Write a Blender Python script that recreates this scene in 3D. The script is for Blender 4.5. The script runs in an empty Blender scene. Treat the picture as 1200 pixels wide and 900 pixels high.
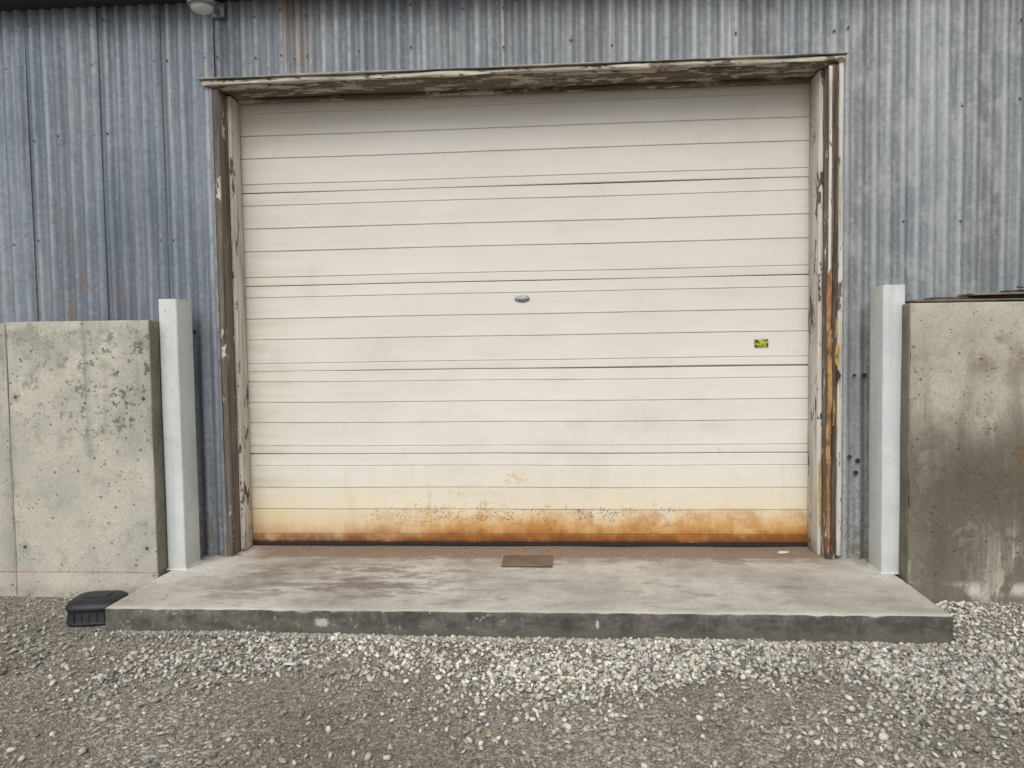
import bpy, bmesh, math, random
import numpy as np
from mathutils import Vector, Matrix, noise as mnoise
random.seed(7); rng=np.random.default_rng(11)
GZ=-0.105
WY=-0.215
# ---------------------------------------------------------------- helpers
def lin(c):
    o=[]
    for v in c[:3]:
        v=v/255.0
        o.append(v/12.92 if v<=0.04045 else ((v+0.055)/1.055)**2.4)
    return (o[0],o[1],o[2],1.0)
class Sh:
    def __init__(s,name):
        s.mat=bpy.data.materials.new(name); s.mat.use_nodes=True
        s.nt=s.mat.node_tree; s.b=s.nt.nodes["Principled BSDF"]
        g=s.nt.nodes.new("ShaderNodeNewGeometry"); s.P=g.outputs["Position"]; s.Nrm=g.outputs["Normal"]
        sp=s.nt.nodes.new("ShaderNodeSeparateXYZ"); s.nt.links.new(s.P,sp.inputs[0])
        s.x,s.y,s.z=sp.outputs
    def put(s,v,sock):
        if isinstance(v,bpy.types.NodeSocket): s.nt.links.new(v,sock)
        else: sock.default_value=v
    def m(s,op,a,b=0.0,c=None,clamp=False):
        n=s.nt.nodes.new("ShaderNodeMath"); n.operation=op; n.use_clamp=clamp
        s.put(a,n.inputs[0]); s.put(b,n.inputs[1])
        if c is not None: s.put(c,n.inputs[2])
        return n.outputs[0]
    def mul(s,*a):
        r=a[0]
        for k in a[1:]: r=s.m('MULTIPLY',r,k)
        return r
    def add(s,*a):
        r=a[0]
        for k in a[1:]: r=s.m('ADD',r,k)
        return r
    def sm(s,v,a,b,lo=0.0,hi=1.0):
        n=s.nt.nodes.new("ShaderNodeMapRange"); n.interpolation_type='SMOOTHSTEP'
        if a>b: a,b,lo,hi=b,a,hi,lo
        s.put(v,n.inputs["Value"]); n.inputs["From Min"].default_value=a; n.inputs["From Max"].default_value=b
        n.inputs["To Min"].default_value=lo; n.inputs["To Max"].default_value=hi
        return n.outputs["Result"]
    def coord(s,sc,off=(0,0,0)):
        n=s.nt.nodes.new("ShaderNodeMapping"); n.inputs["Scale"].default_value=sc; n.inputs["Location"].default_value=off
        s.nt.links.new(s.P,n.inputs["Vector"]); return n.outputs[0]
    def noise(s,sc=(1,1,1),scale=1.0,detail=4.0,rough=0.55,off=(0,0,0),dist=0.0):
        n=s.nt.nodes.new("ShaderNodeTexNoise"); n.inputs["Scale"].default_value=scale
        n.inputs["Detail"].default_value=min(detail,4.0); n.inputs["Roughness"].default_value=rough; n.inputs["Distortion"].default_value=dist
        s.nt.links.new(s.coord(sc,off),n.inputs["Vector"]); return n.outputs["Fac"]
    def vor(s,scale=10.0,sc=(1,1,1),off=(0,0,0),feat='F1',out="Distance"):
        n=s.nt.nodes.new("ShaderNodeTexVoronoi"); n.feature=feat; n.inputs["Scale"].default_value=scale
        s.nt.links.new(s.coord(sc,off),n.inputs["Vector"]); return n.outputs[out]
    def mix(s,f,a,b,mode='MIX'):
        n=s.nt.nodes.new("ShaderNodeMix"); n.data_type='RGBA'; n.blend_type=mode
        s.put(f,n.inputs[0]); s.put(lin(a) if isinstance(a,tuple) and len(a)==3 else a,n.inputs[6])
        s.put(lin(b) if isinstance(b,tuple) and len(b)==3 else b,n.inputs[7]); return n.outputs[2]
    def scale(s,col,f):
        n=s.nt.nodes.new("ShaderNodeVectorMath"); n.operation='SCALE'
        s.put(col,n.inputs[0]); s.put(f,n.inputs["Scale"]); return n.outputs[0]
    def box(s,v,a,b,w):
        return s.mul(s.sm(v,a-w,a+w),s.sm(v,b+w,b-w))
    def spot(s,cx,cz,rx,rz,soft=0.4,ax='x',wob=None):
        X=s.x if ax=='x' else s.y
        dx=s.m('DIVIDE',s.m('SUBTRACT',X,cx),rx); dz=s.m('DIVIDE',s.m('SUBTRACT',s.z,cz),rz)
        d=s.m('SQRT',s.add(s.mul(dx,dx),s.mul(dz,dz)))
        if wob is not None: d=s.add(d,s.mul(s.m('SUBTRACT',wob,0.5),3.0))
        return s.sm(d,1.0+soft,max(0.0,1.0-soft))
    def attr(s,name):
        n=s.nt.nodes.new("ShaderNodeAttribute"); n.attribute_name=name; return n
    def fin(s,col,rough=0.8,metal=0.0,bump=None,dist=0.002,strength=1.0,spec=0.4):
        s.put(lin(col) if isinstance(col,tuple) and len(col)==3 else col,s.b.inputs["Base Color"])
        s.put(rough,s.b.inputs["Roughness"]); s.put(metal,s.b.inputs["Metallic"])
        s.b.inputs["Specular IOR Level"].default_value=spec
        if bump is not None:
            n=s.nt.nodes.new("ShaderNodeBump"); n.inputs["Distance"].default_value=dist; n.inputs["Strength"].default_value=strength
            s.nt.links.new(bump,n.inputs["Height"]); s.nt.links.new(n.outputs[0],s.b.inputs["Normal"])
        return s.mat
def obj(name,verts,faces,mat=None,parent=None,smooth=False):
    me=bpy.data.meshes.new(name); me.from_pydata([tuple(v) for v in verts],[],[tuple(f) for f in faces]); me.update()
    if smooth:
        me.polygons.foreach_set("use_smooth",[True]*len(me.polygons))
    o=bpy.data.objects.new(name,me); bpy.context.scene.collection.objects.link(o)
    if mat: me.materials.append(mat)
    if parent: o.parent=parent
    return o
def empty(name):
    o=bpy.data.objects.new(name,None); bpy.context.scene.collection.objects.link(o); o.empty_display_size=0.2; return o
def axis_lines(a,b,step,r):
    n=max(1,int(round((b-a)/step)))
    L=list(np.linspace(a+r,b-r,n+1)) if b-a>2*r else [ (a+b)/2 ]
    return [a,a+r*0.3]+L+[b-r*0.3,b]
def nbox(name,x0,x1,y0,y1,z0,z1,mat,parent=None,r=0.004,step=0.2,amp=0.0,nscale=3.0,seed=0.0,edge_amp=0.0,smooth=True):
    xs,ys,zs=axis_lines(x0,x1,step,r),axis_lines(y0,y1,step,r),axis_lines(z0,z1,step,r)
    idx={};V=[];F=[]
    def vid(p):
        k=(round(p[0],5),round(p[1],5),round(p[2],5))
        if k not in idx: idx[k]=len(V); V.append(p)
        return idx[k]
    def grid(A,B,fn,flip):
        for i in range(len(A)-1):
            for j in range(len(B)-1):
                q=[vid(fn(A[i],B[j])),vid(fn(A[i+1],B[j])),vid(fn(A[i+1],B[j+1])),vid(fn(A[i],B[j+1]))]
                F.append(q[::-1] if flip else q)
    grid(xs,ys,lambda a,b:(a,b,z1),False); grid(xs,ys,lambda a,b:(a,b,z0),True)
    grid(xs,zs,lambda a,b:(a,y0,b),False); grid(xs,zs,lambda a,b:(a,y1,b),True)
    grid(ys,zs,lambda a,b:(x1,a,b),False); grid(ys,zs,lambda a,b:(x0,a,b),True)
    out=[]
    lo=Vector((x0+r,y0+r,z0+r)); hi=Vector((x1-r,y1-r,z1-r))
    for p in V:
        P=Vector(p); c=Vector((min(max(P[0],lo[0]),hi[0]),min(max(P[1],lo[1]),hi[1]),min(max(P[2],lo[2]),hi[2])))
        d=P-c
        if d.length>1e-9:
            nn=d.normalized(); k=sum(1 for t in d if abs(t)>1e-6)
            P=c+nn*r
            if amp: P+=nn*amp*mnoise.noise(P*nscale+Vector((seed,seed*1.7,0)))
            if edge_amp and k>=2: P-=nn*edge_amp*max(0,mnoise.noise(P*22+Vector((seed,3,1)))+0.1*mnoise.noise(P*60))*1.6
        out.append(P)
    return obj(name,out,F,mat,parent,smooth)
def lathe(name,prof,mat,parent=None,n=28,center=(0,0,0)):
    V=[];F=[]
    for (r,z) in prof:
        for k in range(n):
            a=2*math.pi*k/n; V.append((center[0]+r*math.cos(a),center[1]+r*math.sin(a),center[2]+z))
    for i in range(len(prof)-1):
        for k in range(n):
            F.append((i*n+k,i*n+(k+1)%n,(i+1)*n+(k+1)%n,(i+1)*n+k))
    return obj(name,V,F,mat,parent,True)
# ---------------------------------------------------------------- materials
def mat_metal():
    s=Sh("weathered_corrugated_metal")
    big=s.noise((1.2,1,0.5),1.6,4,0.6); strk=s.noise((26,1,0.55),1.0,4,0.65,(3,0,0)); fine=s.noise((1,1,1),38,4,0.75)
    cr=s.mix(s.sm(big,0.3,0.7),(140,146,151),(164,168,170))
    cl=s.mix(s.sm(big,0.3,0.7),(118,128,141),(146,154,164))
    col=s.mix(s.sm(s.x,0.8,-2.2),cr,cl)
    valley_shade=s.sm(s.y,WY-0.014,WY+0.006)
    col=s.scale(col,s.sm(s.add(valley_shade,s.mul(s.m('SUBTRACT',strk,0.5),0.9)),0.0,1.0,1.10,0.76))  # ridge shading painted into the colour: pale crests, dark valleys, broken up by streaks
    col=s.mix(s.mul(s.sm(strk,0.5,0.72),0.6),col,(90,96,102))
    col=s.mix(s.mul(s.sm(strk,0.46,0.27),0.55),col,(186,190,190))
    # broad long runs of dirt
    run=s.noise((5,1,0.28),1.3,4,0.72,(1,4,2))
    col=s.mix(s.mul(s.sm(run,0.5,0.66),0.5),col,(98,100,102))
    col=s.mix(s.mul(s.sm(run,0.46,0.33),0.3),col,(178,182,184))
    col=s.mix(s.mul(s.sm(fine,0.5,0.72),0.4),col,(98,102,106))
    col=s.mix(s.mul(s.sm(fine,0.48,0.28),0.25),col,(190,194,194))
    at=s.attr("tint"); col=s.scale(col,s.sm(at.outputs["Fac"],0,1,0.86,1.08))
    bl=s.noise((1.5,1,0.9),5,4,0.7,(9,2,1)); col=s.mix(s.mul(s.sm(bl,0.47,0.66),s.sm(s.x,0.5,1.8),0.55),col,(176,179,176))
    col=s.mix(s.mul(s.sm(bl,0.5,0.3),s.sm(s.x,0.6,-0.5),0.4),col,(98,106,118))
    st=s.noise((60,1,1.5),1,4,0.6,(1,0,2))
    rust=s.mul(s.box(s.x,-1.20,-1.03,0.03),s.sm(s.z,2.45,2.6),s.sm(st,0.42,0.6))
    rb=s.noise((1,1,1),14,4,0.7,(2,5,1))
    r2=s.mul(s.add(s.mul(s.spot(-2.27,1.42,0.16,0.13,0.6),0.9),s.mul(s.spot(-2.45,1.34,0.1,0.07,0.6),0.7)),s.sm(rb,0.5,0.6))
    r3=s.mul(s.box(s.x,-1.8,-1.5,0.05),s.sm(s.z,0.3,0.02),s.sm(rb,0.42,0.6))
    r4=s.mul(s.box(s.x,1.55,1.78,0.03),s.sm(s.z,0.35,0.0),s.sm(rb,0.48,0.62))
    rt=s.m('MAXIMUM',s.m('MAXIMUM',rust,r2),s.m('MAXIMUM',r3,r4),clamp=True)
    r5=s.mul(s.sm(s.noise((9,1,1.2),1.6,4,0.75,(7,1,3)),0.62,0.74),0.55)
    r6=s.mul(s.sm(st,0.54,0.66),s.sm(s.z,2.5,2.75),s.box(s.x,-1.6,0.9,0.2),0.35)
    rt=s.m('MAXIMUM',rt,s.m('MAXIMUM',r5,r6))
    col=s.mix(s.mul(rt,0.75),col,s.mix(fine,(112,88,70),(150,126,102)))
    col=s.mix(s.mul(s.sm(s.z,1.1,-0.1),s.sm(fine,0.35,0.7),0.5),col,(86,84,80))
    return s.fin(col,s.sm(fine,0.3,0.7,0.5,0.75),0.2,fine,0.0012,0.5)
def mat_simple(name,c,rough=0.7,metal=0.0,var=0.15,sc=12,bd=0.001):
    s=Sh(name); n=s.noise((1,1,1),sc,4,0.65); col=s.scale(s.mix(0.0,c,c),s.sm(n,0.25,0.75,1-var,1+var))
    return s.fin(col,rough,metal,n,bd,0.5)
def mat_door():
    s=Sh("door_enamel_rusted")
    big=s.noise((0.7,1,1.3),1.4,4,0.6); fine=s.noise((1,1,1),60,3,0.6); hz=s.noise((0.8,1,9),2.0,4,0.65,(4,0,1))
    zz=s.sm(s.z,2.4,0.5)
    base=s.mix(zz,(208,204,198),(221,218,209))
    base=s.mix(s.mul(s.sm(big,0.35,0.7),0.4),base,(200,195,184))
    base=s.mix(s.mul(s.sm(hz,0.5,0.75),0.3),base,(190,181,163))
    base=s.mix(s.mul(s.sm(s.x,-1.0,-1.6),s.sm(hz,0.35,0.65),0.35),base,(190,170,134))
    sm_=s.noise((1,1,1),2.6,4,0.7,(2,6,0)); base=s.mix(s.mul(s.sm(sm_,0.54,0.72),0.2),base,(186,177,160))
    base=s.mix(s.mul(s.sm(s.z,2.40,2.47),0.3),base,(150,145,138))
    wob=s.noise((2.2,1,2.5),1.0,4,0.65,(5,0,3)); dr=s.noise((13,1,1.6),1.0,4,0.75,(2,0,7))
    zw=s.add(s.z,s.mul(s.m('SUBTRACT',wob,0.5),0.22),s.mul(s.m('SUBTRACT',dr,0.5),-0.10))
    base=s.mix(s.mul(s.sm(zw,0.46,0.14),0.7),base,(222,207,170))
    base=s.mix(s.mul(s.sm(s.z,0.8,0.3),s.sm(dr,0.54,0.72),0.3),base,(206,178,124))
    lr=s.sm(s.x,-1.1,-0.1,0.35,1.0)
    base=s.mix(s.mul(s.sm(zw,0.23,0.10),lr,0.88),base,(203,158,86))
    base=s.mix(s.mul(s.sm(zw,0.14,0.04),s.sm(s.x,-1.4,-0.3,0.45,1.0),0.95),base,(162,102,44))
    drk=s.noise((3,1,1.5),2.0,4,0.7,(1,0,8)); pt=s.noise((6,1,14),1.4,4,0.78,(4,0,4))
    base=s.mix(s.mul(s.sm(s.z,0.15,0.08),s.sm(pt,0.5,0.66),s.sm(s.x,-1.2,-0.6),0.55),base,(116,66,28))
    base=s.mix(s.mul(s.sm(s.z,0.085,0.05),s.sm(drk,0.3,0.6),0.9),base,(122,70,28))
    base=s.mix(s.mul(s.sm(s.z,0.045,0.02),s.sm(drk,0.25,0.5)),base,(70,44,28))
    bl=s.noise((3.5,1,3.5),1.6,4,0.78,(8,0,2))
    base=s.mix(s.mul(s.box(s.z,0.10,0.205,0.02),s.sm(bl,0.42,0.62),s.sm(s.x,-1.0,-0.5),0.55),base,(178,118,54))
    v=s.vor(80,(1,0.3,1),out="Distance"); v2=s.vor(120,(1,0.3,1),(3,1,2))
    pat=s.noise((4,1,9),1.6,4,0.7,(6,0,5))
    sp=s.mul(s.sm(v,0.40,0.24),s.sm(pat,0.44,0.56),s.box(s.z,0.12,0.235,0.04),s.box(s.x,-0.85,0.85,0.1))
    base=s.mix(s.mul(sp,0.85),base,(104,60,34))
    sp2=s.mul(s.sm(v2,0.26,0.14),s.sm(s.noise((1.4,1,3),2.0,4,0.6,(1,0,9)),0.5,0.62),s.box(s.z,0.55,0.8,0.06),s.box(s.x,-1.3,-0.3,0.1))
    base=s.mix(s.mul(sp2,0.75),base,(156,104,62))
    sc=s.mul(s.spot(-0.05,0.38,0.07,0.04,0.5),s.sm(s.noise((1,1,1),30,4,0.7),0.5,0.56))
    base=s.mix(s.mul(sc,0.6),base,(218,168,100))
    sc=s.mul(s.spot(-0.3,0.26,0.3,0.06,0.7),s.sm(s.noise((1,1,1),26,4,0.7,(3,1,1)),0.55,0.64))
    base=s.mix(s.mul(sc,0.5),base,(210,156,84))
    v3=s.vor(34,(1,0.3,1),(7,1,2)); sel=s.sm(s.noise((1,1,1),9,2,0.5,(2,2,2)),0.6,0.66)
    base=s.mix(s.mul(s.sm(v3,0.13,0.07),sel,0.6),base,(120,98,76))
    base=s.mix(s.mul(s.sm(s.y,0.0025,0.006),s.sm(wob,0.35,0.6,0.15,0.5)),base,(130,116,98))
    rough=s.sm(big,0.3,0.7,0.42,0.6)
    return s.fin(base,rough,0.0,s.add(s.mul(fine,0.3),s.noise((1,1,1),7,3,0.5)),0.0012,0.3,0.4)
def mat_concrete(kind):
    s=Sh("concrete_"+kind)
    big=s.noise((1,1,1),1.8,4,0.62,(1,2,3)); mid=s.noise((1,1,1),7,4,0.68,(4,1,0)); fine=s.noise((1,1,1),90,4,0.7)
    if kind=="wall_grey":
        col=s.mix(s.sm(big,0.3,0.7),(166,164,152),(194,190,176))
        col=s.mix(s.mul(s.sm(mid,0.5,0.72),0.55),col,(140,139,127))
        col=s.mix(s.mul(s.sm(s.z,0.85,1.26),s.sm(mid,0.35,0.6),0.6),col,(136,138,129))
        pk=s.sm(s.noise((1,1,1),24,4,0.75,(7,7,1)),0.55,0.61)
        col=s.mix(s.mul(pk,s.box(s.z,0.68,1.22,0.14),s.sm(s.x,-2.5,-1.85,0.45,1.0),0.8),col,(88,86,76))
        st=s.noise((14,14,0.8),1,4,0.65,(1,0,0)); col=s.mix(s.mul(s.sm(st,0.52,0.72),s.sm(s.z,0.1,1.2),0.5),col,(114,116,109))
        wav=s.add(s.z,s.mul(s.m('SUBTRACT',mid,0.5),0.01))
        col=s.mix(s.mul(s.sm(wav,0.005,-0.01),0.25),col,(200,195,184))
        col=s.mix(s.mul(s.sm(s.z,-0.04,-0.11),s.sm(mid,0.3,0.6),0.5),col,(112,106,94))
        col=s.mix(s.mul(s.box(s.z,0.008,0.012,0.002),s.sm(mid,0.35,0.5),0.75),col,(156,78,70))
        for (cx,cz) in ((-2.475,0.885),(-2.46,0.135),(-1.83,0.13),(-1.82,0.87)):
            col=s.mix(s.mul(s.spot(cx,cz,0.028,0.028,0.25),0.45),col,(150,146,134)); col=s.mix(s.mul(s.spot(cx,cz,0.010,0.010,0.3),0.85),col,(64,62,56))
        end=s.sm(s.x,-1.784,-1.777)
    else:
        col=s.mix(s.sm(big,0.3,0.7),(160,154,142),(184,178,163))
        col=s.mix(s.mul(s.sm(mid,0.45,0.7),0.55),col,(142,136,124))
        st=s.noise((9,9,0.9),1,4,0.7,(1,0,4)); col=s.mix(s.mul(s.sm(st,0.45,0.64),s.sm(s.z,1.3,0.6),0.75),col,(118,110,96))
        wet=s.noise((1.7,1,1.5),2.2,4,0.76,(2,0,6),0.4)
        col=s.mix(s.mul(s.sm(wet,0.43,0.52),s.sm(s.z,0.9,0.55),0.75),col,(98,91,78))
        col=s.mix(s.mul(s.spot(1.98,0.35,0.22,0.32,0.4,'x',wet),0.5),col,(92,85,72))
        col=s.mix(s.mul(s.spot(2.4,0.45,0.45,0.18,0.4,'x',wet),0.7),col,(92,84,70))
        drip=s.noise((16,1,1.2),1.0,4,0.7,(5,0,1)); col=s.mix(s.mul(s.sm(drip,0.48,0.58),s.box(s.z,0.0,0.6,0.12),0.6),col,(100,92,80))
        for (cx,cz,a,b) in ((2.13,1.0,.05,.05),(2.3,1.02,.06,.05),(2.18,1.1,.04,.03)):
            col=s.mix(s.mul(s.spot(cx,cz,a,b,0.9),s.sm(mid,0.40,0.53),0.6),col,(118,106,88))
        col=s.mix(s.mul(s.spot(2.38,0.58,0.09,0.05,0.9),s.sm(mid,0.38,0.5),0.7),col,(124,94,64))
        col=s.mix(s.mul(s.box(s.z,-0.075,-0.02,0.02),s.sm(mid,0.42,0.6),s.sm(s.x,1.9,2.0),0.8),col,(206,202,194))
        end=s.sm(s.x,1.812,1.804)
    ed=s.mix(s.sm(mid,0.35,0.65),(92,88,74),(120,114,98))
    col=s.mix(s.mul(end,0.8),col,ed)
    v=s.vor(42,(1,1,1),(2,3,4)); sel=s.sm(s.noise((1,1,1),11,2,0.5,(5,2,2)),0.5,0.6); hole=s.mul(s.sm(v,0.2,0.12),sel)
    col=s.mix(s.mul(hole,0.7),col,(76,74,66))
    v2=s.vor(15,(1,1,1),(8,3,4)); hole2=s.mul(s.sm(v2,0.12,0.07),s.sm(sel,0.6,0.2))
    col=s.mix(s.mul(hole2,0.6),col,(84,82,74))
    col=s.scale(col,s.sm(fine,0.25,0.75,0.86,1.12))
    h=s.add(s.mul(mid,1.2),s.mul(fine,0.6),s.mul(hole,-1.4),s.mul(hole2,-2.0))
    return s.fin(col,0.9,0.0,h,0.003,0.7,0.25)
def mat_slab():
    s=Sh("slab_concrete")
    big=s.noise((1,1,1),1.7,4,0.65,(3,2,3)); mid=s.noise((1,1.6,1),6,4,0.75,(4,1,0)); fine=s.noise((1,1,1),80,4,0.75)
    col=s.mix(s.sm(big,0.35,0.65),(164,158,147),(196,191,180))
    col=s.mix(s.mul(s.sm(mid,0.48,0.68),0.65),col,(144,138,126))
    col=s.mix(s.mul(s.sm(mid,0.45,0.3),0.35),col,(206,202,192))
    bx=s.mul(s.box(s.x,-1.35,-0.25,0.3),s.box(s.y,-0.9,-0.35,0.12))
    sc=s.noise((1.2,3.0,1),3,4,0.78,(1,1,1))
    col=s.mix(s.mul(bx,s.sm(sc,0.40,0.60),0.78),col,(108,97,84))
    col=s.mix(s.mul(s.sm(sc,0.54,0.68),0.5),col,(124,116,102))
    wy=s.add(s.y,s.mul(s.m('SUBTRACT',mid,0.5),0.14))
    grt=s.noise((1,1,1),55,3,0.7,(1,1,0))
    col=s.mix(s.mul(s.sm(wy,-0.28,-0.2),s.sm(grt,0.3,0.55,0.45,0.95)),col,(120,98,84))
    col=s.mix(s.mul(s.sm(wy,-0.45,-0.24),s.sm(mid,0.4,0.6,0.25,0.7)),col,(138,120,104))
    for cx in (-1.6,1.74):
        d=s.sm(s.m('ABSOLUTE',s.m('SUBTRACT',s.x,cx)),0.26,0.05)
        col=s.mix(s.mul(d,s.sm(s.y,-0.72,-0.5),s.sm(mid,0.36,0.6),0.75),col,(212,209,202))
    col=s.mix(s.mul(s.sm(s.y,-0.99,-1.03),s.sm(mid,0.35,0.65),0.5),col,(204,200,190))
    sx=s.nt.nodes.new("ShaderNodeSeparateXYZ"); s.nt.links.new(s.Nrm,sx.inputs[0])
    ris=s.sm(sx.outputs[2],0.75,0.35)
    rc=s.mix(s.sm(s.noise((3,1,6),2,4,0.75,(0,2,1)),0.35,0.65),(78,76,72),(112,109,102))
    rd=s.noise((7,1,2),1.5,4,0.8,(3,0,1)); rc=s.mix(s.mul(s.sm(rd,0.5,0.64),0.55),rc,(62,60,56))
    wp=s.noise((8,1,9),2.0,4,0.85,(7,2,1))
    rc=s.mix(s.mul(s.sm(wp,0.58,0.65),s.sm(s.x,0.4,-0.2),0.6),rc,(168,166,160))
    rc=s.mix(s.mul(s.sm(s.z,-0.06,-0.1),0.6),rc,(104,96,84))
    ww=s.noise((1,1,1),45,4,0.8,(2,0,0))
    for (cx,cz,a,b) in ((-0.80,-0.055,.028,.02),(0.36,-0.05,.006,.014)):
        rc=s.mix(s.mul(s.spot(cx,cz,a,b,0.3,'x',ww),0.75),rc,(196,195,188))
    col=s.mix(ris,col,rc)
    v=s.vor(26,(1,1,1),(2,3,4)); hole=s.mul(s.sm(v,0.12,0.07),s.sm(s.noise((1,1,1),9,2,0.5,(5,2,2)),0.5,0.58))
    col=s.mix(s.mul(hole,0.6),col,(90,84,74))
    col=s.scale(col,s.sm(fine,0.25,0.75,0.85,1.12))
    return s.fin(col,0.88,0.0,s.add(s.mul(mid,1.0),s.mul(fine,0.7)),0.003,0.8,0.3)
def mat_peel(name,amount,wood1=(112,100,86),wood2=(78,68,58),vertical=True,paint=(206,201,190)):
    s=Sh(name)
    sc=(30,30,1.2) if vertical else (1.2,30,30)
    g=s.noise(sc,1.6,4,0.7); g2=s.noise(sc,4.5,4,0.7,(2,3,1)); pk=s.noise((4,4,1.3) if vertical else (1.3,4,4),3.2,4,0.78,(6,1,2))
    wood=s.mix(s.sm(g,0.3,0.7),wood2,wood1); wood=s.mix(s.mul(s.sm(g2,0.55,0.7),0.6),wood,(52,44,38))
    f=s.sm(pk,amount-0.02,amount+0.02)
    pc=s.mix(s.sm(g,0.4,0.7),paint,(168,160,146))
    col=s.mix(f,wood,pc)
    return s.fin(col,0.8,0.0,s.add(s.mul(f,1.0),s.mul(g,0.6)),0.003,0.8,0.3)
def mat_ground():
    s=Sh("ground_gravel_dirt")
    v=s.vor(75,out="Color"); vd=s.vor(75,out="Distance"); v2=s.vor(150,(1,1,1),(3,3,0),out="Color")
    a=s.nt.nodes.new("ShaderNodeSeparateColor"); s.nt.links.new(v,a.inputs[0]); b=s.nt.nodes.new("ShaderNodeSeparateColor"); s.nt.links.new(v2,b.inputs[0])
    col=s.mix(b.outputs[0],(98,91,80),(154,146,132))
    stone=s.mix(a.outputs[1],(140,134,122),(204,199,186))
    big=s.noise((1,1,1),1.1,4,0.6)
    f=s.mul(s.sm(a.outputs[0],0.5,0.55),s.sm(big,0.35,0.6,0.3,1.0))
    col=s.mix(f,col,stone)
    col=s.scale(col,s.sm(vd,0.35,0.6,1.0,0.75))
    col=s.scale(col,s.sm(big,0.3,0.7,0.84,1.1))
    return s.fin(col,0.95,0.0,s.mul(s.m('SUBTRACT',1.0,vd),f),0.006,1.0,0.2)
def mat_stones():
    s=Sh("crushed_stone"); c=s.attr("Col")
    n=s.noise((1,1,1),160,1,0.6)
    col=s.scale(c.outputs["Color"],s.sm(n,0.3,0.7,0.85,1.12))
    return s.fin(col,0.9,0.0,None,0.002,0.5,0.25)
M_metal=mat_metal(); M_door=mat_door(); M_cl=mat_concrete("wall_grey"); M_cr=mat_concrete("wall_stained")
M_slab=mat_slab(); M_ground=mat_ground(); M_st=mat_stones()
M_jamb_dark=mat_peel("weathered_jamb",0.60,(128,118,106),(82,74,66)); M_jamb_white=mat_peel("peeling_white_jamb",0.42,(120,108,94),(84,74,64),True,(212,207,196))
M_head=mat_peel("peeling_head_trim",0.44,(134,122,106),(92,82,70),False,(202,195,180)); M_head_under=mat_peel("head_soffit_wood",0.54,(128,116,100),(84,74,64),False,(190,180,164))
M_dark=mat_simple("dark_eave",(52,52,54),0.8); M_roof=mat_simple("roof_metal",(110,116,122),0.6,0.2)
M_seal=mat_simple("rubber_seal",(42,36,32),0.8)
# ---------------------------------------------------------------- ground
def ground_h(x,y):
    return 0.014*mnoise.noise(Vector((x*0.9,y*0.9,0.3)))+0.008*mnoise.noise(Vector((x*3.1,y*3.1,1.3)))
def fall(x,y):
    return max(0.0,1-max(0,abs(x)-5)/3)*max(0.0,1-max(0,abs(y+2)-4)/3)
def GH(x,y): return GZ+ground_h(x,y)*fall(x,y)-0.004
def lines(a,b,s,far):
    L=list(np.arange(a,b+1e-6,s)); o=[]; d=s; t=b
    while t<far: d*=1.5; t+=d; o.append(t)
    d=s; t=a; p=[]
    while t>-far: d*=1.5; t-=d; p.append(t)
    return p[::-1]+L+o
gx=lines(-5,5,0.08,250); gy=lines(-5,0.5,0.08,250)
V=[(x,y,GH(x,y)) for y in gy for x in gx]; nx=len(gx)
F=[(j*nx+i,j*nx+i+1,(j+1)*nx+i+1,(j+1)*nx+i) for j in range(len(gy)-1) for i in range(nx-1)]
obj("ground",V,F,M_ground,None,True)
# ---------------------------------------------------------------- gravel (one mesh)
def sn(x,y,f,ph):
    return (np.sin(x*f+ph+1.7*np.sin(y*f*0.7+ph*2))+np.sin(y*f*1.3+ph*3+1.3*np.sin(x*f*0.9+ph)))*0.5
def ico():
    bm=bmesh.new(); bmesh.ops.create_icosphere(bm,subdivisions=1,radius=1.0)
    v=np.array([list(a.co) for a in bm.verts]); f=np.array([[a.index for a in q.verts] for q in bm.faces]); bm.free(); return v,f
IV,IF=ico()
def blocked(x,y):
    b=(x>-1.755)&(x<1.782)&(y>-1.05)
    b|=(y>-0.575)
    b|=(x>-2.01)&(x<-1.78)&(y>-1.0)&(y<-0.78)
    return b
def cand(n,x0,x1,y0,y1): return rng.uniform(x0,x1,n),rng.uniform(y0,y1,n)
def density(x,y):
    edge=-1.05-y
    right=1/(1+np.exp(-(x-0.3)*2.2))
    band=np.exp(-((edge-0.27)/0.26)**2)
    lowr=right*np.exp(-np.clip(edge-0.35,0,None)/0.35)
    d=0.05+0.9*band*(0.55+0.5*right)+0.6*lowr
    d*=np.where((x<-1.5),0.4,1.0)
    d*=0.7+0.6*sn(x,y,4.3,0.7)+0.35*sn(x,y,13,2.1)
    return np.clip(d,0.03,1)
parts=[]
def add_stones(n,area,smin,smax,dens,pale,lift,pw=2.2):
    x,y=cand(n,*area); k=~blocked(x,y)
    if dens: k&=rng.uniform(0,1,n)<density(x,y)
    x,y=x[k],y[k]; m=len(x)
    s=smin+(smax-smin)*rng.uniform(0,1,m)**pw
    z=np.array([GH(a,b) for a,b in zip(x,y)])+s*lift
    parts.append((x,y,z,s,np.full(m,pale)))
add_stones(90000,(-2.9,2.9,-2.75,-0.56),0.0028,0.0072,False,0.25,0.2)
add_stones(62000,(-2.9,2.9,-2.4,-0.56),0.0055,0.0155,True,1.0,0.6,1.9)
add_stones(600,(-2.9,2.9,-2.5,-0.56),0.013,0.02,True,1.0,0.4)
add_stones(12000,(-5,5,-5,-0.56),0.005,0.012,False,0.5,0.3)
xx=rng.uniform(-1.7,1.8,3500); yy=-1.055-np.abs(rng.normal(0,0.025,3500)); ss=rng.uniform(0.005,0.012,3500)
parts.append((xx,yy,np.array([GH(a,b) for a,b in zip(xx,yy)])+ss*0.6,ss,np.full(3500,0.5)))
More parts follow.
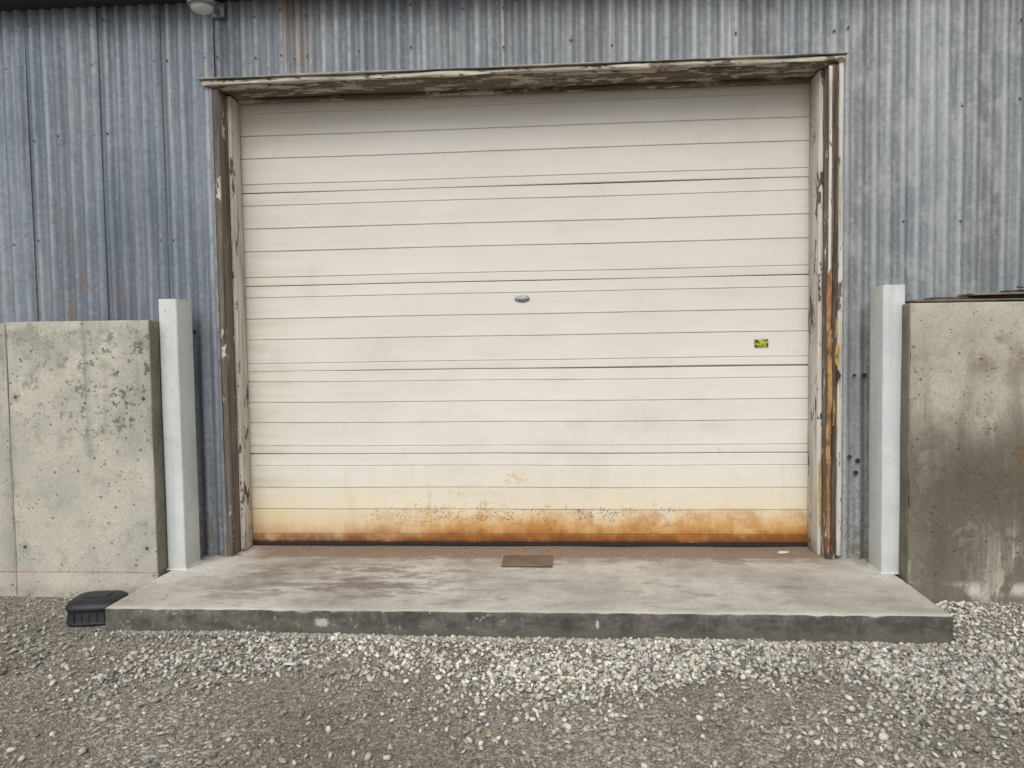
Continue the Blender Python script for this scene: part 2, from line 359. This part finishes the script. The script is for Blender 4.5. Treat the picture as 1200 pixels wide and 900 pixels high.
n=900; xx=rng.uniform(-1.5,1.5,n); yy=-0.03-np.abs(rng.normal(0,0.09,n)); ss=rng.uniform(0.0012,0.0035,n); k=(yy>-0.9)
parts.append((xx[k],yy[k],ss[k]*0.4,ss[k],np.full(k.sum(),0.1)))
n=160; xx=rng.uniform(-1.7,1.7,n); yy=rng.uniform(-1.0,-0.3,n); ss=rng.uniform(0.0015,0.0045,n); parts.append((xx,yy,ss*0.5,ss,np.full(n,0.7)))
x,y,z,s,pale=[np.concatenate([p[i] for p in parts]) for i in range(5)]
N=len(x)
q=rng.normal(size=(N,4)); q/=np.linalg.norm(q,axis=1,keepdims=True); w,a,b,c=q.T
Rm=np.stack([np.stack([1-2*(b*b+c*c),2*(a*b-c*w),2*(a*c+b*w)],-1),np.stack([2*(a*b+c*w),1-2*(a*a+c*c),2*(b*c-a*w)],-1),np.stack([2*(a*c-b*w),2*(b*c+a*w),1-2*(a*a+b*b)],-1)],1)
sc=np.stack([rng.uniform(0.8,1.35,N),rng.uniform(0.6,1.0,N),rng.uniform(0.4,0.75,N)],-1)*s[:,None]
jit=1+rng.uniform(-0.28,0.2,(N,12,1))
vv=(IV[None]*jit)*sc[:,None,:]
vv=np.einsum('nij,nkj->nki',Rm,vv); vv[:,:,2]*=0.85
vv+=np.stack([x,y,z],-1)[:,None,:]
me=bpy.data.meshes.new("gravel"); nf=N*20
me.vertices.add(N*12); me.vertices.foreach_set("co",vv.reshape(-1).astype(np.float32))
me.loops.add(nf*3); me.loops.foreach_set("vertex_index",(IF[None]+12*np.arange(N)[:,None,None]).reshape(-1).astype(np.int32))
me.polygons.add(nf); me.polygons.foreach_set("loop_start",np.arange(0,nf*3,3,dtype=np.int32))
t=rng.uniform(0,1,N); t2=rng.uniform(0,1,N)
lo=np.array(lin((150,145,134))[:3]); hi=np.array(lin((232,229,219))[:3]); wm=np.array(lin((198,187,167))[:3]); bl=np.array(lin((164,164,160))[:3])
cc=lo+(hi-lo)*(t**0.9)[:,None]
cc=np.where((t2<0.16)[:,None],wm*(0.7+0.4*t[:,None]),cc); cc=np.where((t2>0.86)[:,None],bl*(0.4+0.6*t[:,None]),cc)
dirt=np.array(lin((142,133,118))[:3])
cc=dirt*(0.6+0.8*t[:,None])*(1-pale[:,None])+cc*pale[:,None]
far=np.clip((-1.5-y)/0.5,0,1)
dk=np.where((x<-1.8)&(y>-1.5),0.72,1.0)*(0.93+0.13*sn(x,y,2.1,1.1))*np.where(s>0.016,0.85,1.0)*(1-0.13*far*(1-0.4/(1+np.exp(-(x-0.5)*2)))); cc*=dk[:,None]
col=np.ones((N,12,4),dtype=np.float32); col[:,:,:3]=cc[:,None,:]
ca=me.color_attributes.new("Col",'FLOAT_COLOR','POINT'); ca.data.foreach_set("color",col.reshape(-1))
me.update(calc_edges=True); me.validate()
me.materials.append(M_st); go=bpy.data.objects.new("gravel",me); bpy.context.scene.collection.objects.link(go)
# ---------------------------------------------------------------- building
B=empty("metal_warehouse_building")
PITCH=0.0677; AMPL=0.009
def sheet(x0,x1,z0,z1,tint,y=WY,lift=0.005,seed=0,name="wall_sheet",jag=0.0):
    n=int((x1-x0)/PITCH*12)+2; xs=np.linspace(x0,x1,n); nz=max(2,int((z1-z0)/0.25)+1); zs=np.linspace(z0,z1,nz)
    V=[]; lean=0.012*mnoise.noise(Vector((seed*1.37,2.1,0)))
    for zi,zv in enumerate(zs):
        for xv in xs:
            t=(xv-x0)/(x1-x0)
            yy=y-AMPL*math.sin(2*math.pi*(xv+lean*zv)/PITCH)-lift*t+0.007*mnoise.noise(Vector((xv*2.2,zv*1.5,seed)))
            zz=zv+(jag*mnoise.noise(Vector((xv*3,seed,0))) if zi==0 else 0)
            V.append((xv,yy,zz))
    F=[(j*n+i,j*n+i+1,(j+1)*n+i+1,(j+1)*n+i) for j in range(nz-1) for i in range(n-1)]
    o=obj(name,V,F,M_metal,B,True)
    at=o.data.attributes.new("tint",'FLOAT','POINT'); at.data.foreach_set("value",[tint]*len(V)); return o
TOPZ=2.93
seams=[2.18,1.61,1.08,0.52,-0.05,-0.6,-1.17,-1.58]
R_=[2.18+0.61*k for k in range(0,9)]
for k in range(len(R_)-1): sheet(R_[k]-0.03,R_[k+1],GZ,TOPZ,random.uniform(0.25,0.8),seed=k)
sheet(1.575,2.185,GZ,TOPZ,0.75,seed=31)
tt=[0.55,0.75,0.3,0.65,0.4,0.25]
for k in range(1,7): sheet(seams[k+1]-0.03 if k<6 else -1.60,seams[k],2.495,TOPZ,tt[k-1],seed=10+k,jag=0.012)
L_=[-1.565,-1.85,-2.19,-2.59,-2.98]+[-2.98-0.61*k for k in range(1,9)]
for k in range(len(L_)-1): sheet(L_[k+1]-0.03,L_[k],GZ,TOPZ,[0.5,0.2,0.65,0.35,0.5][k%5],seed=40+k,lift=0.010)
XL,XR=L_[-1],R_[-1]
sv=[];sf=[]
def screw(x,z,y,r=0.0048):
    b=len(sv); n=8
    for (rr,yy) in ((r*1.3,0),(r*1.2,-0.002),(r*0.7,-0.003),(r*0.6,-0.006)):
        for k in range(n): sv.append((x+rr*math.cos(2*math.pi*k/n),y+yy,z+rr*math.sin(2*math.pi*k/n)))
    for i in range(3):
        for k in range(n): sf.append((b+i*n+k,b+i*n+(k+1)%n,b+(i+1)*n+(k+1)%n,b+(i+1)*n+k))
    sf.append(tuple(b+3*n+k for k in range(n)))
for zr in (0.55,1.15,1.7,2.25,2.62,2.82):
    k=math.ceil(XL/PITCH)
    while k*PITCH<XR-0.05:
        xx=(k+0.25)*PITCH
        inside=-1.62<xx<1.66 and zr<2.5
        if not inside and (k%4==0 or any(abs(xx-q)<0.04 for q in seams+L_)) and random.random()<0.75:
            screw(xx,zr+random.uniform(-0.025,0.025),WY-AMPL-0.006)
        k+=1
obj("screws",sv,sf,mat_simple("rusty_screws",(104,92,84),0.7,0.3,0.4,60),B)
for (xx,zz,r) in ((1.73,0.93,0.013),(1.7,0.5,0.013),(1.69,0.44,0.013),(1.77,0.56,0.01),(1.66,0.52,0.012),(-1.71,1.2,0.01),(1.68,0.93,0.009)):
    lathe("hole_patch",[(0.0001,0),(r,0)],M_dark,B,10,(0,0,0)).matrix_world=Matrix.Translation((xx,WY-AMPL-0.009,zz))@Matrix.Rotation(math.pi/2,4,'X')
def quad(name,pts,mat): return obj(name,pts,[tuple(range(len(pts)))],mat,B)
D2=9.0; EZ=2.93; RZ=4.6
quad("side_wall",[(XL,WY+.02,GZ),(XL,D2,GZ),(XL,D2,EZ),(XL,(D2+WY)/2,RZ),(XL,WY+.02,EZ)],M_roof)
quad("side_wall",[(XR,WY+.02,GZ),(XR,D2,GZ),(XR,D2,EZ),(XR,(D2+WY)/2,RZ),(XR,WY+.02,EZ)],M_roof)
quad("back_wall",[(XL,D2,GZ),(XR,D2,GZ),(XR,D2,EZ),(XL,D2,EZ)],M_roof)
nbox("eave_trim",XL-0.05,XR+0.05,-0.37,-0.19,2.905,2.96,M_dark,B,0.004,1.0)
mY=(D2+WY)/2
quad("roof_slope",[(XL-.1,-0.40,2.965),(XR+.1,-0.40,2.965),(XR+.1,mY,RZ+.09),(XL-.1,mY,RZ+.09)],M_roof)
quad("roof_slope",[(XL-.1,D2+.2,2.965),(XR+.1,D2+.2,2.965),(XR+.1,mY,RZ+.09),(XL-.1,mY,RZ+.09)],M_roof)
# ---- door frame
nbox("jamb_board",-1.572,-1.545,-0.232,0.03,0.0,2.46,M_jamb_dark,B,0.003,0.12,0.003,6,1,0.004)
nbox("jamb_stop",-1.5445,-1.524,-0.125,-0.012,0.003,2.455,M_jamb_white,B,0.003,0.12,0.002,6,2,0.003)
nbox("jamb_edge_trim",-1.590,-1.574,-0.234,-0.195,0.0,2.46,mat_simple("grey_edge_trim",(128,130,130),0.7,0.0,0.3,14),B,0.003,0.12,0.003,6,3,0.003)
nbox("jamb_board",1.545,1.592,-0.238,0.03,0.0,2.46,M_jamb_dark,B,0.003,0.1,0.004,7,5,0.006)
nbox("jamb_stop",1.524,1.5445,-0.17,-0.012,0.003,2.455,M_jamb_white,B,0.003,0.1,0.003,6,6,0.004)
nbox("jamb_edge_trim",1.594,1.618,-0.245,-0.195,0.02,2.50,mat_peel("white_edge_trim",0.42,(130,122,110),(100,92,82)),B,0.003,0.1,0.003,5,7,0.004)
nbox("jamb_facing",1.547,1.563,-0.2465,-0.2385,1.35,2.45,M_jamb_white,B,0.003,0.1,0.003,5,8,0.005)
nbox("head_soffit",-1.592,1.61,-0.236,0.03,2.464,2.494,M_head_under,B,0.003,0.12,0.003,5,9,0.004)
nbox("head_fascia",-1.615,1.618,-0.256,-0.2375,2.470,2.493,M_head,B,0.003,0.06,0.009,4,10,0.010)
nbox("head_stop",-1.522,1.522,-0.045,-0.012,2.444,2.463,M_head_under,B,0.003,0.12,0.002,5,11,0.003)
nbox("head_flashing",-1.63,1.63,-0.268,-0.225,2.4985,2.5035,mat_simple("flashing_metal",(150,146,138),0.6,0.1,0.3,9),B,0.0015,0.07,0.008,3.5,12,0.0)
def splinter(name,pts,w,mat,y,thick=0.008):
    V=[];F=[]
    n=len(pts)
    for i,(x,z) in enumerate(pts):
        k=w*(1 if 0<i<n-1 else 0.15)*random.uniform(0.7,1.25)
        V+=[(x-k/2,y,z),(x+k/2,y-0.002*random.random(),z),(x+k/2,y+thick,z),(x-k/2,y+thick,z)]
    for i in range(n-1):
        for j in range(4): F.append((i*4+j,i*4+(j+1)%4,(i+1)*4+(j+1)%4,(i+1)*4+j))
    F+= [(3,2,1,0),tuple((n-1)*4+j for j in range(4))]
    return obj(name,V,F,mat,B)
def mat_split(name,c1,c2):
    s=Sh(name); g=s.noise((50,50,3),1.5,4,0.75); d=s.noise((1,1,1),16,4,0.7); col=s.mix(s.sm(g,0.35,0.65),c1,c2); col=s.mix(s.mul(s.sm(d,0.5,0.62),0.7),col,(92,70,50))
    return s.fin(col,0.8,0,g,0.003,0.8)
M_or=mat_split("fresh_split_wood",(140,96,60),(192,146,92)); M_ye=mat_split("yellow_foam",(170,140,70),(198,170,96)); M_dk=mat_split("rotten_wood",(56,46,38),(100,86,72))
random.seed(3)
splinter("split_wood",[(1.553+0.004*math.sin(z*9)+random.uniform(-.002,.002),z) for z in np.linspace(0.45,1.46,30)],0.018,M_or,-0.250)
splinter("split_wood",[(1.552+random.uniform(-.003,.003),z) for z in np.linspace(0.03,0.55,18)],0.014,M_or,-0.249)
splinter("rotten_edge",[(1.577+random.uniform(-.004,.004),z) for z in np.linspace(0.02,1.6,40)],0.020,M_dk,-0.250)
splinter("rotten_edge",[(1.580+random.uniform(-.003,.003),z) for z in np.linspace(1.5,2.45,26)],0.014,M_dk,-0.251)
splinter("foam_bit",[(1.584,0.98),(1.588,1.0),(1.585,1.03),(1.590,1.07),(1.586,1.09)],0.018,M_ye,-0.262)
splinter("foam_bit",[(1.579,1.12),(1.586,1.16),(1.582,1.22)],0.010,M_ye,-0.258)
splinter("foam_bit",[(1.571,0.68),(1.576,0.74),(1.573,0.82)],0.009,M_ye,-0.258)
splinter("nail_bracket",[(1.588,0.90),(1.596,0.93),(1.592,0.96)],0.02,M_dark,-0.262)
splinter("split_wood",[(1.536+random.uniform(-.003,.003),z) for z in np.linspace(0.15,0.5,10)],0.010,M_ye,-0.176)
# ---- overhead door
def door():
    seam=[0.018,0.515,0.980,1.455,1.965,2.52]; prof=[]
    for k in range(5):
        a,b=seam[k],seam[k+1]; h=b-a if k<4 else 0.50
        prof+=[(0.014,a+0.0003),(0.002,a+0.0018),(-0.0005,a+0.0045)]
        for g in (0.095,0.375,0.62,0.865):
            zc=a+g*h; q=0.6 if g in(0.095,0.865) else 0.85
            prof+=[(0.0,zc-0.0042),(0.0035*q,zc-0.0022),(0.0060*q,zc+0.0003),(-0.0004,zc+0.0022),(-0.0014,zc+0.0045),(-0.0006,zc+0.014)]
        prof+=[(-0.0003,b-0.005),(0.001,b-0.0025),(0.014,b-0.0006)]
    xs=np.linspace(-1.56,1.56,90); V=[];F=[]; m=len(prof)
    for x in xs:
        for (y,z) in prof:
            sec=sum(1 for q in seam[1:-1] if z>q)
            dy=0.0040*mnoise.noise(Vector((x*1.3,z*1.6,sec*3.1)))+0.0008*mnoise.noise(Vector((x*5,z*5,2)))
            dz=0.007*mnoise.noise(Vector((x*0.8,sec*5.0,7)))+(-0.006*(x/1.56) if sec in(0,1) else 0.004*(x/1.56))*0.5
            V.append((x,y+dy,z+(dz if 0.1<z<2.4 else 0)))
    for i in range(len(xs)-1):
        for j in range(m-1): F.append((i*m+j,(i+1)*m+j,(i+1)*m+j+1,i*m+j+1))
    o=obj("overhead_door",V,F,M_door,B,True)
    md=o.modifiers.new("es",'EDGE_SPLIT'); md.split_angle=math.radians(10); md.use_edge_sharp=False
    return o
door()
nbox("door_bottom_seal",-1.55,1.55,-0.004,0.03,0.001,0.0195,M_seal,B,0.003,0.15,0.003,8,3)
nbox("door_backing",-1.56,1.56,0.02,0.045,0.0,2.52,M_dark,B,0.002,1.0)
bd=lathe("oval_badge",[(0.0001,0.0035),(0.036,0.003),(0.042,0.0)],None,B,28)
def mat_badge():
    s=Sh("badge_metal"); n=s.noise((1,1,1),140,3,0.6); return s.fin(s.mix(s.sm(n,0.45,0.55),(104,106,110),(168,170,172)),0.45,0.4,n,0.001,0.6)
bd.data.materials.append(mat_badge()); bd.matrix_world=Matrix.Translation((0.012,-0.0045,1.357))@Matrix.Diagonal((1,1,0.42,1))@Matrix.Rotation(math.pi/2,4,'X')
def mat_sticker():
    s=Sh("warning_sticker"); v=s.noise((1,1,1.6),70,2,0.6,(3,1,7)); col=s.mix(s.sm(v,0.47,0.52),(172,174,56),(60,70,40)); return s.fin(col,0.5)
st=nbox("warning_sticker",-0.036,0.036,-0.0008,0.0008,-0.021,0.021,mat_sticker(),B,0.0006,0.1); st.matrix_world=Matrix.Translation((1.282,-0.0055,1.098))@Matrix.Rotation(math.radians(-2),4,'Y')
# ---------------------------------------------------------------- slab
nbox("concrete_loading_slab",-1.752,1.777,-1.045,0.035,-0.16,0.0,M_slab,None,0.007,0.025,0.005,3,4,0.008)
nbox("steel_plate",-0.09,0.165,-0.405,-0.215,0.003,0.010,mat_simple("rusty_plate",(118,98,82),0.6,0.3,0.25,9),None,0.002,0.1)
def scrap(name,cx,cy,cz,r,mat,sd):
    random.seed(sd); n=9; V=[(cx,cy,cz+0.006)]
    for k in range(n): a=2*math.pi*k/n; rr=r*random.uniform(0.55,1.2); V.append((cx+rr*1.5*math.cos(a),cy+rr*math.sin(a),cz+random.uniform(0.001,0.004)))
    return obj(name,V,[(0,1+k,1+(k+1)%n) for k in range(n)],mat)
M_wh=mat_simple("white_scrap",(216,216,210),0.7)
scrap("paint_flake",1.37,-0.12,0.002,0.026,M_wh,1); scrap("paint_flake",-0.82,-1.38,GZ+0.012,0.016,M_wh,2); scrap("paint_flake",0.42,-1.75,GZ+0.014,0.008,M_wh,4)
# ---------------------------------------------------------------- retaining walls
WL=empty("concrete_retaining_wall"); WR=empty("concrete_retaining_wall")
nbox("wall_panel",-2.510,-1.775,-0.56,-0.30,-0.3,1.255,M_cl,WL,0.006,0.05,0.004,2.5,3,0.014)
nbox("wall_panel",-6.2,-2.514,-0.56,-0.30,-0.3,1.252,M_cl,WL,0.006,0.10,0.004,2.5,5,0.010)
nbox("wall_panel",1.803,6.2,-0.56,-0.30,-0.3,1.270,M_cr,WR,0.008,0.06,0.004,2.5,8,0.016)
# ---------------------------------------------------------------- posts
def mat_post():
    s=Sh("pale_painted_steel"); n=s.noise((1,1,1),5,4,0.65); f=s.noise((1,1,1),150,2,0.6); st=s.noise((20,20,1),1,4,0.65)
    col=s.mix(s.sm(n,0.3,0.7),(196,202,202),(212,216,214)); col=s.mix(s.mul(s.sm(st,0.52,0.75),0.35),col,(176,180,178))
    col=s.mix(s.mul(s.sm(s.z,0.2,0.0),s.sm(n,0.35,0.6),0.5),col,(166,162,152))
    col=s.mix(s.mul(s.sm(s.noise((1,1,1),45,4,0.7),0.62,0.67),0.5),col,(142,142,138))
    return s.fin(col,0.75,0.0,s.add(f,n),0.0008,0.4,0.25)
MP=mat_post()
def post(x0,x1,y0,y1,h,lean):
    P=empty("steel_guard_post"); t=0.006; r=0.006
    def ring(x0,x1,y0,y1,r):
        o=[]
        for (cx,cy,a0) in ((x1-r,y0+r,-90),(x1-r,y1-r,0),(x0+r,y1-r,90),(x0+r,y0+r,180)):
            for k in range(5):
                a=math.radians(a0+90*k/4); o.append((cx+r*math.cos(a),cy+r*math.sin(a)))
        return o
    A=ring(x0,x1,y0,y1,r*1.6); Bq=ring(x0+t,x1-t,y0+t,y1-t,r); n=len(A); V=[];F=[]
    zs=np.linspace(0.001,h,12)
    for z in zs: V+=[(a+lean*z+0.0012*mnoise.noise(Vector((a*5,b*5,z*4))),b,z) for a,b in A]
    base=len(V); V+=[(a+lean*h,b,h) for a,b in Bq]; V+=[(a,b,0.001) for a,b in Bq]
    for i in range(len(zs)-1):
        for k in range(n): F.append((i*n+k,i*n+(k+1)%n,(i+1)*n+(k+1)%n,(i+1)*n+k))
    tp=(len(zs)-1)*n
    for k in range(n):
        F.append((tp+k,tp+(k+1)%n,base+(k+1)%n,base+k)); F.append((base+k,base+(k+1)%n,base+n+(k+1)%n,base+n+k))
    o=obj("tube",V,F,MP,P,True)
    md=o.modifiers.new("es",'EDGE_SPLIT'); md.split_angle=math.radians(40)
    nbox("foot_bead",x0-0.004,x1+0.004,y0-0.004,y1+0.003,-0.004,0.005,M_wh,P,0.002,0.03,0.003,20,1,0.003)
post(-1.773,-1.678,-0.478,-0.315,1.36,0.0); post(1.722,1.824,-0.478,-0.315,1.36,-0.002)
# ---------------------------------------------------------------- boards on the right wall
PK=empty("scrap_board_stack")
random.seed(9)
for k,(x0,x1,y,z,w,rt,tl) in enumerate([(1.84,3.6,-0.46,1.276,0.12,0.8,0.0),(1.95,3.4,-0.42,1.289,0.10,-1.2,0.3),(2.1,3.9,-0.45,1.302,0.14,0.5,0.5),(2.3,3.7,-0.41,1.316,0.08,1.5,0.6),(2.33,3.2,-0.47,1.335,0.05,-1.0,0.2)]):
    o=nbox("board",0,x1-x0,-w/2,w/2,0,0.011,mat_simple("board_%d"%k,[(104,92,80),(84,74,66),(124,112,98),(70,62,58),(136,120,100)][k],0.85,0,0.3,20),PK,0.002,0.1,0.004,4,k)
    o.matrix_world=Matrix.Translation((x0,y,z))@Matrix.Rotation(math.radians(rt),4,'Z')@Matrix.Rotation(math.radians(-tl),4,'Y')
# ---------------------------------------------------------------- bait station
def bait():
    P=empty("rodent_bait_station"); mb=mat_simple("black_plastic",(36,37,39),0.5,0,0.3,18,0.0008)
    def loft(name,rings,mat):
        V=[];F=[];n=32
        for (w,d,z,ox,oy,p) in rings:
            for k in range(n):
                a=2*math.pi*k/n; c,s_=math.cos(a),math.sin(a)
                V.append((ox+w/2*math.copysign(abs(c)**p,c),oy+d/2*math.copysign(abs(s_)**p,s_),z))
        for i in range(len(rings)-1):
            for k in range(n): F.append((i*n+k,i*n+(k+1)%n,(i+1)*n+(k+1)%n,(i+1)*n+k))
        F.append(tuple((len(rings)-1)*n+k for k in range(n))); F.append(tuple(k for k in range(n))[::-1])
        o=obj(name,V,F,mat,P,True); m=o.modifiers.new("es",'EDGE_SPLIT'); m.split_angle=math.radians(38); return o
    loft("base_tray",[(0.232,0.20,0.0,0,0,.5),(0.240,0.205,0.006,0,0,.5),(0.232,0.20,0.012,0,0,.5),(0.222,0.19,0.050,0,0,.5),(0.228,0.194,0.053,0,0,.5),(0.228,0.194,0.058,0,0,.5)],mb)
    loft("lid",[(0.234,0.20,0.0585,0,0,.5),(0.240,0.206,0.063,0,0,.5),(0.239,0.205,0.070,0,0,.5),(0.228,0.192,0.082,0,0.002,.52),(0.200,0.160,0.091,0.0,0.006,.55),(0.16,0.12,0.095,0,0.008,.6)],mb)
    loft("lid_recess_rim",[(0.12,0.08,0.0952,0,0.008,.6),(0.118,0.078,0.099,0,0.008,.6),(0.10,0.06,0.099,0,0.008,.6)],mb)
    for i in range(5): nbox("rib",-0.066+i*0.033,-0.061+i*0.033,-0.1005,-0.088,0.012,0.048,mb,P,0.002,0.1)
    nbox("entry_hole",0.108,0.1155,-0.03,0.02,0.012,0.045,M_dark,P,0.001,0.1)
    P.location=(-1.884,-0.885,GZ+0.002); P.rotation_euler=(0,0,math.radians(9)); P.scale=(0.98,0.98,1.1)
bait()
# ---------------------------------------------------------------- wall lamp
LP=empty("wall_lamp"); mg=mat_simple("lamp_grey_metal",(120,120,122),0.5,0.3)
sg=Sh("lamp_glass"); n=sg.noise((1,1,1),20,3,0.5); MGl=sg.fin(sg.mix(n,(186,188,190),(210,212,212)),0.25,0)
lx,ly=-1.525,-0.42; LZ=2.795
lathe("lens_bowl",[(0.0001,-0.036),(0.02,-0.034),(0.038,-0.027),(0.052,-0.014),(0.057,0.0)],MGl,LP,28,(lx,ly,LZ))
lathe("housing",[(0.057,-0.004),(0.066,-0.006),(0.068,0.004),(0.062,0.03),(0.035,0.055),(0.02,0.06),(0.0001,0.06)],mg,LP,28,(lx,ly,LZ+.002))
nbox("arm",lx-0.012,lx+0.012,ly+0.02,WY+0.0,LZ+.034,LZ+.056,mg,LP,0.003,0.1)
nbox("wall_plate",lx-0.035,lx+0.035,WY-0.03,WY-0.012,LZ+.02,LZ+.09,mg,LP,0.003,0.1)
# ---------------------------------------------------------------- camera
yaw,pitch,roll=0.0691,-0.0487,-0.0147
cy,sy=math.cos(yaw),math.sin(yaw)
f=Vector((-sy*math.cos(pitch),cy*math.cos(pitch),math.sin(pitch))); r=Vector((cy,sy,0)); u=r.cross(f)
rr=math.cos(roll)*r+math.sin(roll)*u; uu=-math.sin(roll)*r+math.cos(roll)*u
cam=bpy.data.cameras.new("Camera"); co=bpy.data.objects.new("Camera",cam); bpy.context.scene.collection.objects.link(co)
co.matrix_world=Matrix(((rr[0],uu[0],-f[0],0.2386),(rr[1],uu[1],-f[1],-4.1733),(rr[2],uu[2],-f[2],1.0991),(0,0,0,1)))
cam.sensor_width=36; cam.lens=36*899.59/1200; cam.clip_start=0.05; cam.clip_end=800
bpy.context.scene.camera=co
# ---------------------------------------------------------------- light
EL=math.radians(46); AZ=math.radians(188)
w=bpy.data.worlds.new("World"); bpy.context.scene.world=w; w.use_nodes=True; nt=w.node_tree
sky=nt.nodes.new("ShaderNodeTexSky"); sky.sky_type='NISHITA'; sky.sun_disc=False; sky.sun_elevation=EL; sky.sun_rotation=AZ; sky.dust_density=4; sky.air_density=1.0; sky.ozone_density=0.6
hs=nt.nodes.new("ShaderNodeHueSaturation"); hs.inputs["Saturation"].default_value=0.2
nt.links.new(sky.outputs[0],hs.inputs["Color"]); nt.links.new(hs.outputs[0],nt.nodes["Background"].inputs[0]); nt.nodes["Background"].inputs[1].default_value=0.135
sl=bpy.data.lights.new("sun",'SUN'); sl.energy=1.05; sl.angle=math.radians(40); sl.color=(1.0,0.98,0.95)
so=bpy.data.objects.new("sun",sl); bpy.context.scene.collection.objects.link(so)
d=Vector((math.sin(AZ)*math.cos(EL),math.cos(AZ)*math.cos(EL),math.sin(EL)))
so.rotation_euler=d.to_track_quat('Z','Y').to_euler(); so.location=(0,-6,8)
sc_=bpy.context.scene; sc_.view_settings.view_transform='Standard'; sc_.view_settings.look='None'; sc_.view_settings.exposure=0
print("stones",N)
